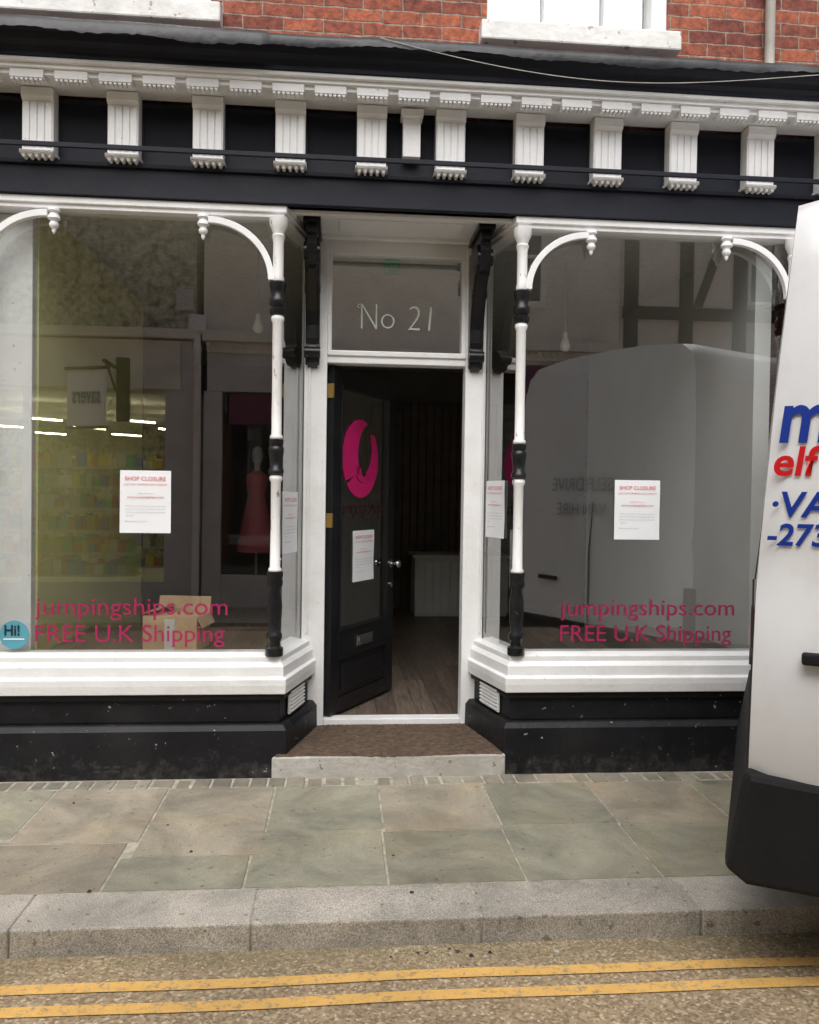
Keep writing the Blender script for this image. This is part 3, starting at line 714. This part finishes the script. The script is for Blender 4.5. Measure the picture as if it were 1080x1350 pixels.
text('sign_lettering','savers',(-3.03,O+.590,2.68),(-.42,-.16,0),Z,.42,.16,plain('sign_blue',(.03,.06,.25)),HS,bold=.02)
A=empty('opposite_boutique')
w=B('upper_wall',cream,A); w.box(-1.85,3.9,O-6,O,3.75,HT); w.box(-1.85,3.9,O-6,O-1.6,0,3.75); w.done()
w=B('cornice',cream,A,bevel=.01); w.box(-1.85,3.9,O-.2,O+.14,3.6,3.74); w.box(-1.8,3.85,O-.1,O+.07,3.46,3.6)
for i in range(56): w.box(-1.8+i*.1,-1.75+i*.1,O+.07,O+.11,3.52,3.59)
w.done()
w=B('fascia',grey,A); w.box(-1.8,3.85,O-.1,O+.03,2.95,3.46); w.done()
w=B('frames',grey,A,bevel=.01)
for a,b in ((-1.85,-1.6),(-.45,-.3),(.5,.6),(1.5,1.6),(3.65,3.9)): w.box(a,b,O-.1,O+.02,0,2.95)
w.box(-1.6,3.65,O-.1,O+.01,0,.45); w.done()
w=B('sign_panels',plum,A); w.box(-1.5,-.5,O+.03,O+.05,2.5,2.9); w.box(1.7,3.6,O+.03,O+.05,3.0,3.4); w.done()
w=B('interior_back',M['dark'],A); w.box(-1.85,3.9,O-1.6,O-1.55,0,3.6); w.done()
B('boutique_glass',M['glassopp'],A).quad((-1.6,O-.05,.45),(3.65,O-.05,.45),(3.65,O-.05,2.95),(-1.6,O-.05,2.95)).done()
w=B('upper_windows',M['dark'],A)
w.box(1.95,2.75,O+.002,O+.02,4.3,5.4)
w.done()
w=B('upper_window_frames',M['white'],A,bevel=.01)
cx=2.35
for a,b,c,d in ((-.48,-.40,4.2,5.5),(.40,.48,4.2,5.5),(-.40,.40,4.2,4.3),(-.40,.40,5.4,5.5),(-.40,.40,4.88,4.93),(-.02,.02,4.3,4.88)): w.box(cx+a,cx+b,O+.003,O+.06,c,d)
w.done()
dr=empty('dress_mannequin',None,(-1.15,O-.35,0))
d=B('pink_dress',plain('pink_fabric',(.75,.16,.2),.8),dr,smooth=True)
d.lathe(0,0,[(.27,.75),(.25,.9),(.19,1.2),(.15,1.4),(.11,1.52),(.13,1.62),(.16,1.75),(.15,1.82),(.05,1.88)],20); d.done()
d=B('mannequin_form',M['counter'],dr,smooth=True); d.lathe(0,0,[(.045,1.87),(.04,1.98),(.07,2.03),(.085,2.1),(.07,2.18),(.02,2.22)],16); d.lathe(0,0,[(.15,.02),(.15,.04),(.02,.05),(.02,.75)],16); d.done()
A=empty('timber_framed_house')
w=B('walls',cream,A); w.box(3.91,12,O-6,O,0,HT+.3); w.done()
w=B('timbers',M['black'],A,bevel=.01)
for x in (3.95,4.75,5.55,6.6,7.6,8.8,10,11.2): w.box(x,x+.20,O,O+.04,2.8,HT+.3)
for z in (2.7,4.1,5.6): w.box(3.92,12,O+.041,O+.07,z,z+.18)
for x in (4.95,6.8,9.0): w.prism([(x,O+.002,4.3),(x+.14,O+.002,4.3),(x+.6,O+.002,5.55),(x+.46,O+.002,5.55)],(0,.03,0))
w.done()
w=B('ground_floor_window',M['dark'],A); w.box(4.3,8.5,O+.002,O+.02,.6,2.5); w.box(5.8,6.5,O+.003,O+.02,4.4,5.5); w.box(7.85,8.7,O+.003,O+.02,4.4,5.5); w.done()
w=B('frames',M['white'],A,bevel=.01)
for x in (4.3,5.7,7.1,8.44): w.box(x,x+.06,O+.02,O+.06,.6,2.5)
for x0,x1 in ((5.8,6.5),(7.85,8.7)):
    for a,b,c,d_ in ((x0-.05,x0,4.35,5.55),(x1,x1+.05,4.35,5.55),(x0,x1,4.35,4.4),(x0,x1,5.5,5.55),((x0+x1)/2-.02,(x0+x1)/2+.02,4.4,5.5)): w.box(a,b,O+.01,O+.06,c,d_)
w.done()
for nm,a,b,h in (('opposite_roof',-10,3.9,HT),('opposite_roof',3.91,12,HT+.3)):
    r=B(nm,M['lead']); r.prism([(a,O+.2,h),(a,O-6.2,h),(a,O-3,h+1.3)],(b-a,0,0)); r.done()

# ------------------------------------------------------------ van
vw=paint('van_white_paint',(.80,.81,.82),.22,.02,2,.02,20,dirt=(.70,.69,.66))
vb=paint('black_bumper_plastic',(.012,.012,.013),.65,.15,10,.25,220,spec=.3)
V=empty('white_van',None,(1.39,-2.0,-.09),math.radians(-28))
HW=.95; RT=2.73
def sect(zt,zb):
    pts=[(.90,zb),(.945,zb+.10),(.95,1.0),(.945,1.28),(.925,1.33),(.935,1.50),(.905,2.0),(.868,2.44),(.835,2.60),(.74,2.68),(.4,2.72),(0,2.73)]
    out=[]
    for w_,z_ in pts:
        zz=zb+(z_-zb)*(zt-zb)/(RT-zb) if z_>1.0 else z_
        out.append((w_,zz))
    return out
stations=[(0,RT,.68),(.06,RT,.66),(.25,RT,.60),(1.2,RT,.42),(2.6,RT,.42),(3.5,RT-.01,.42),(3.9,2.56,.42),(4.35,2.05,.42),(4.75,1.55,.42),(5.1,1.36,.42),(5.38,1.15,.45),(5.45,1.02,.5)]
vs=[];f=[]
def lean(z):
    return max(0,(z-.74))*.02+max(0,z-1.3)**1.3*.055-.022
for si_,(x,zt,zb) in enumerate(stations):
    s=sect(zt,zb); ring=[]
    for w_,z_ in s:
        k=1
        if x>4.5: k=1-(x-4.5)*.12
        ww=w_*k
        if si_==0: ww=ww-.035
        xx=x+(lean(z_) if x<.5 else 0)
        ring.append((xx,HW-ww,z_))
    ring2=[(a,2*HW-b,c) for a,b,c in ring[::-1][1:]]
    full=ring+ring2; nseg=len(full); vs+=full
for i in range(len(stations)-1):
    for j in range(nseg-1):
        a=i*nseg+j; f.append((a,a+1,a+1+nseg,a+nseg))
    f.append((i*nseg+nseg-1,i*nseg,(i+1)*nseg,(i+1)*nseg+nseg-1))
f.append(tuple(range(nseg))); f.append(tuple((len(stations)-1)*nseg+j for j in range(nseg-1,-1,-1)))
bd=B('body_shell',vw,V,smooth=True); bd.add(vs,f); bdo=bd.done()
bp=B('rear_bumper',vb,V,bevel=.03)
bp.add([(-.085,-.005,.40),(-.02,-.02,.36),(1.1,-.015,.36),(1.1,-.012,.60),(.25,-.012,.72),(-.012,-.012,.735),(-.035,.02,.735),(-.09,.05,.42),
        (-.085,1.905,.40),(-.02,1.92,.36),(1.1,1.915,.36),(1.1,1.912,.60),(.25,1.912,.72),(-.012,1.912,.735),(-.035,1.88,.735),(-.09,1.85,.42)],
       [(1,2,3,4,5),(0,1,5),(0,5,6,7),(8,13,9),(9,13,12,11,10),(15,14,13,8),(7,6,14,15),(5,4,12,13),(5,13,14,6),(4,3,11,12),(0,7,15,8),(0,8,9,1),(1,9,10,2),(2,10,11,3)])
bp.done()
tr=B('side_trim',vb,V,bevel=.008); tr.box(.9,4.0,-.018,.02,.72,.84); tr.box(.9,4.0,1.88,1.918,.72,.84); tr.box(5.2,5.50,.1,1.8,.35,.72)
tr.box(.13,.30,-.035,-.004,1.115,1.155); tr.done()
wh=B('wheel_tyres',vb,V,smooth=True); hb=B('wheel_hubs',M['steel'],V,smooth=True)
for x in (1.0,4.45):
    for y0_,y1_,lift in ((.02,.24,0),(1.66,1.88,.09)):
        wh.lathe(x,.34+lift,[(.2,y0_),(.32,y0_),(.345,y0_+.03),(.345,y1_-.03),(.32,y1_),(.2,y1_)],28,'y')
        hb.lathe(x,.34+lift,[(.205,y0_+.012 if y0_<1 else y1_-.012),(.15,y0_+.03 if y0_<1 else y1_-.03),(.06,y0_+.01 if y0_<1 else y1_-.01)],20,'y')
wh.done(); hb.done()
wd=B('van_windows',M['dark'],V)
wd.add([(3.35,.048,1.55),(4.35,.085,1.55),(4.05,.10,2.05),(3.40,.07,2.12)],[(0,1,2,3)]); wd.add([(3.35,1.852,1.55),(4.35,1.815,1.55),(4.05,1.80,2.05),(3.40,1.83,2.12)],[(3,2,1,0)])
wd.done()
lp=B('tail_lamps',plain('red_lens',(.12,.01,.012),.2),V,bevel=.01); lp.box(-.035,.02,1.80,1.875,.78,1.08); lp.done()
sm=B('door_seams',M['dark'],V); sm.box(-.026,-.018,.945,.955,.74,1.3); sm.prism([(-.019,.945,1.3),(-.019,.955,1.3),(.105,.955,2.5),(.105,.945,2.5)],(.006,0,0))
sm.box(-.03,-.02,.42,.62,1.02,1.05); sm.done()
dbl=plain('van_blue_vinyl',(.012,.04,.30),.3); drd=plain('van_red_vinyl',(.62,.012,.015),.3)
zo=.09
def vt_(s,x,z,h,mt,off,w=None): text('van_lettering',s,(x,off,z+zo),(1,0,0),(0,.055,1) ,w,h,mt,V,shear=.15,bold=.022)
vt_('m',.050,1.745,.125,dbl,.027,.15)
vt_('elf Drive',.036,1.635,.10,drd,.021)
vt_('\u00b7VAN HIRE',.034,1.50,.085,dbl,.013)
vt_('-273 400',.020,1.405,.075,dbl,.008)
pale=plain('van_grey_vinyl',(.30,.32,.40),.3)
text('van_rear_lettering','SELF DRIVE',(-.0,1.15,1.70),(0,-1,0),(.06,0,1),.62,.10,pale,V,bold=.0)
text('van_rear_lettering','VAN HIRE',(-.012,1.10,1.52),(0,-1,0),(.05,0,1),.5,.09,pale,V,bold=.0)

# ------------------------------------------------------------ light, sky, camera
wd_=bpy.data.worlds.new("World"); scene.world=wd_; wd_.use_nodes=True
nt=wd_.node_tree; bg=nt.nodes['Background']
sk=N(nt,'ShaderNodeTexSky'); sk.sky_type='NISHITA'; sk.sun_disc=False; sk.sun_elevation=math.radians(54); sk.sun_rotation=math.radians(190)
sk.dust_density=5; sk.air_density=1
hs=N(nt,'ShaderNodeHueSaturation'); hs.inputs['Saturation'].default_value=.4
nt.links.new(sk.outputs[0],hs.inputs['Color']); nt.links.new(hs.outputs[0],bg.inputs['Color']); bg.inputs['Strength'].default_value=.15
sn=bpy.data.lights.new('sun','SUN'); sn.energy=2.6; sn.angle=math.radians(70); sn.color=(1,.99,.98)
so_=bpy.data.objects.new('sun',sn); scene.collection.objects.link(so_); so_.rotation_euler=(math.radians(36),0,math.radians(-10))
cam=bpy.data.cameras.new('camera'); co_=bpy.data.objects.new('camera',cam); scene.collection.objects.link(co_)
cam.sensor_fit='HORIZONTAL'; cam.sensor_width=36; cam.lens=36; cam.clip_end=1000; cam.clip_start=.05
R=Matrix.Rotation(math.radians(-4.9),4,'Z')@Matrix.Rotation(math.radians(88.94),4,'X')@Matrix.Rotation(math.radians(.8),4,'Z')
co_.matrix_world=Matrix.Translation((0,-4.6,1.55))@R
scene.camera=co_
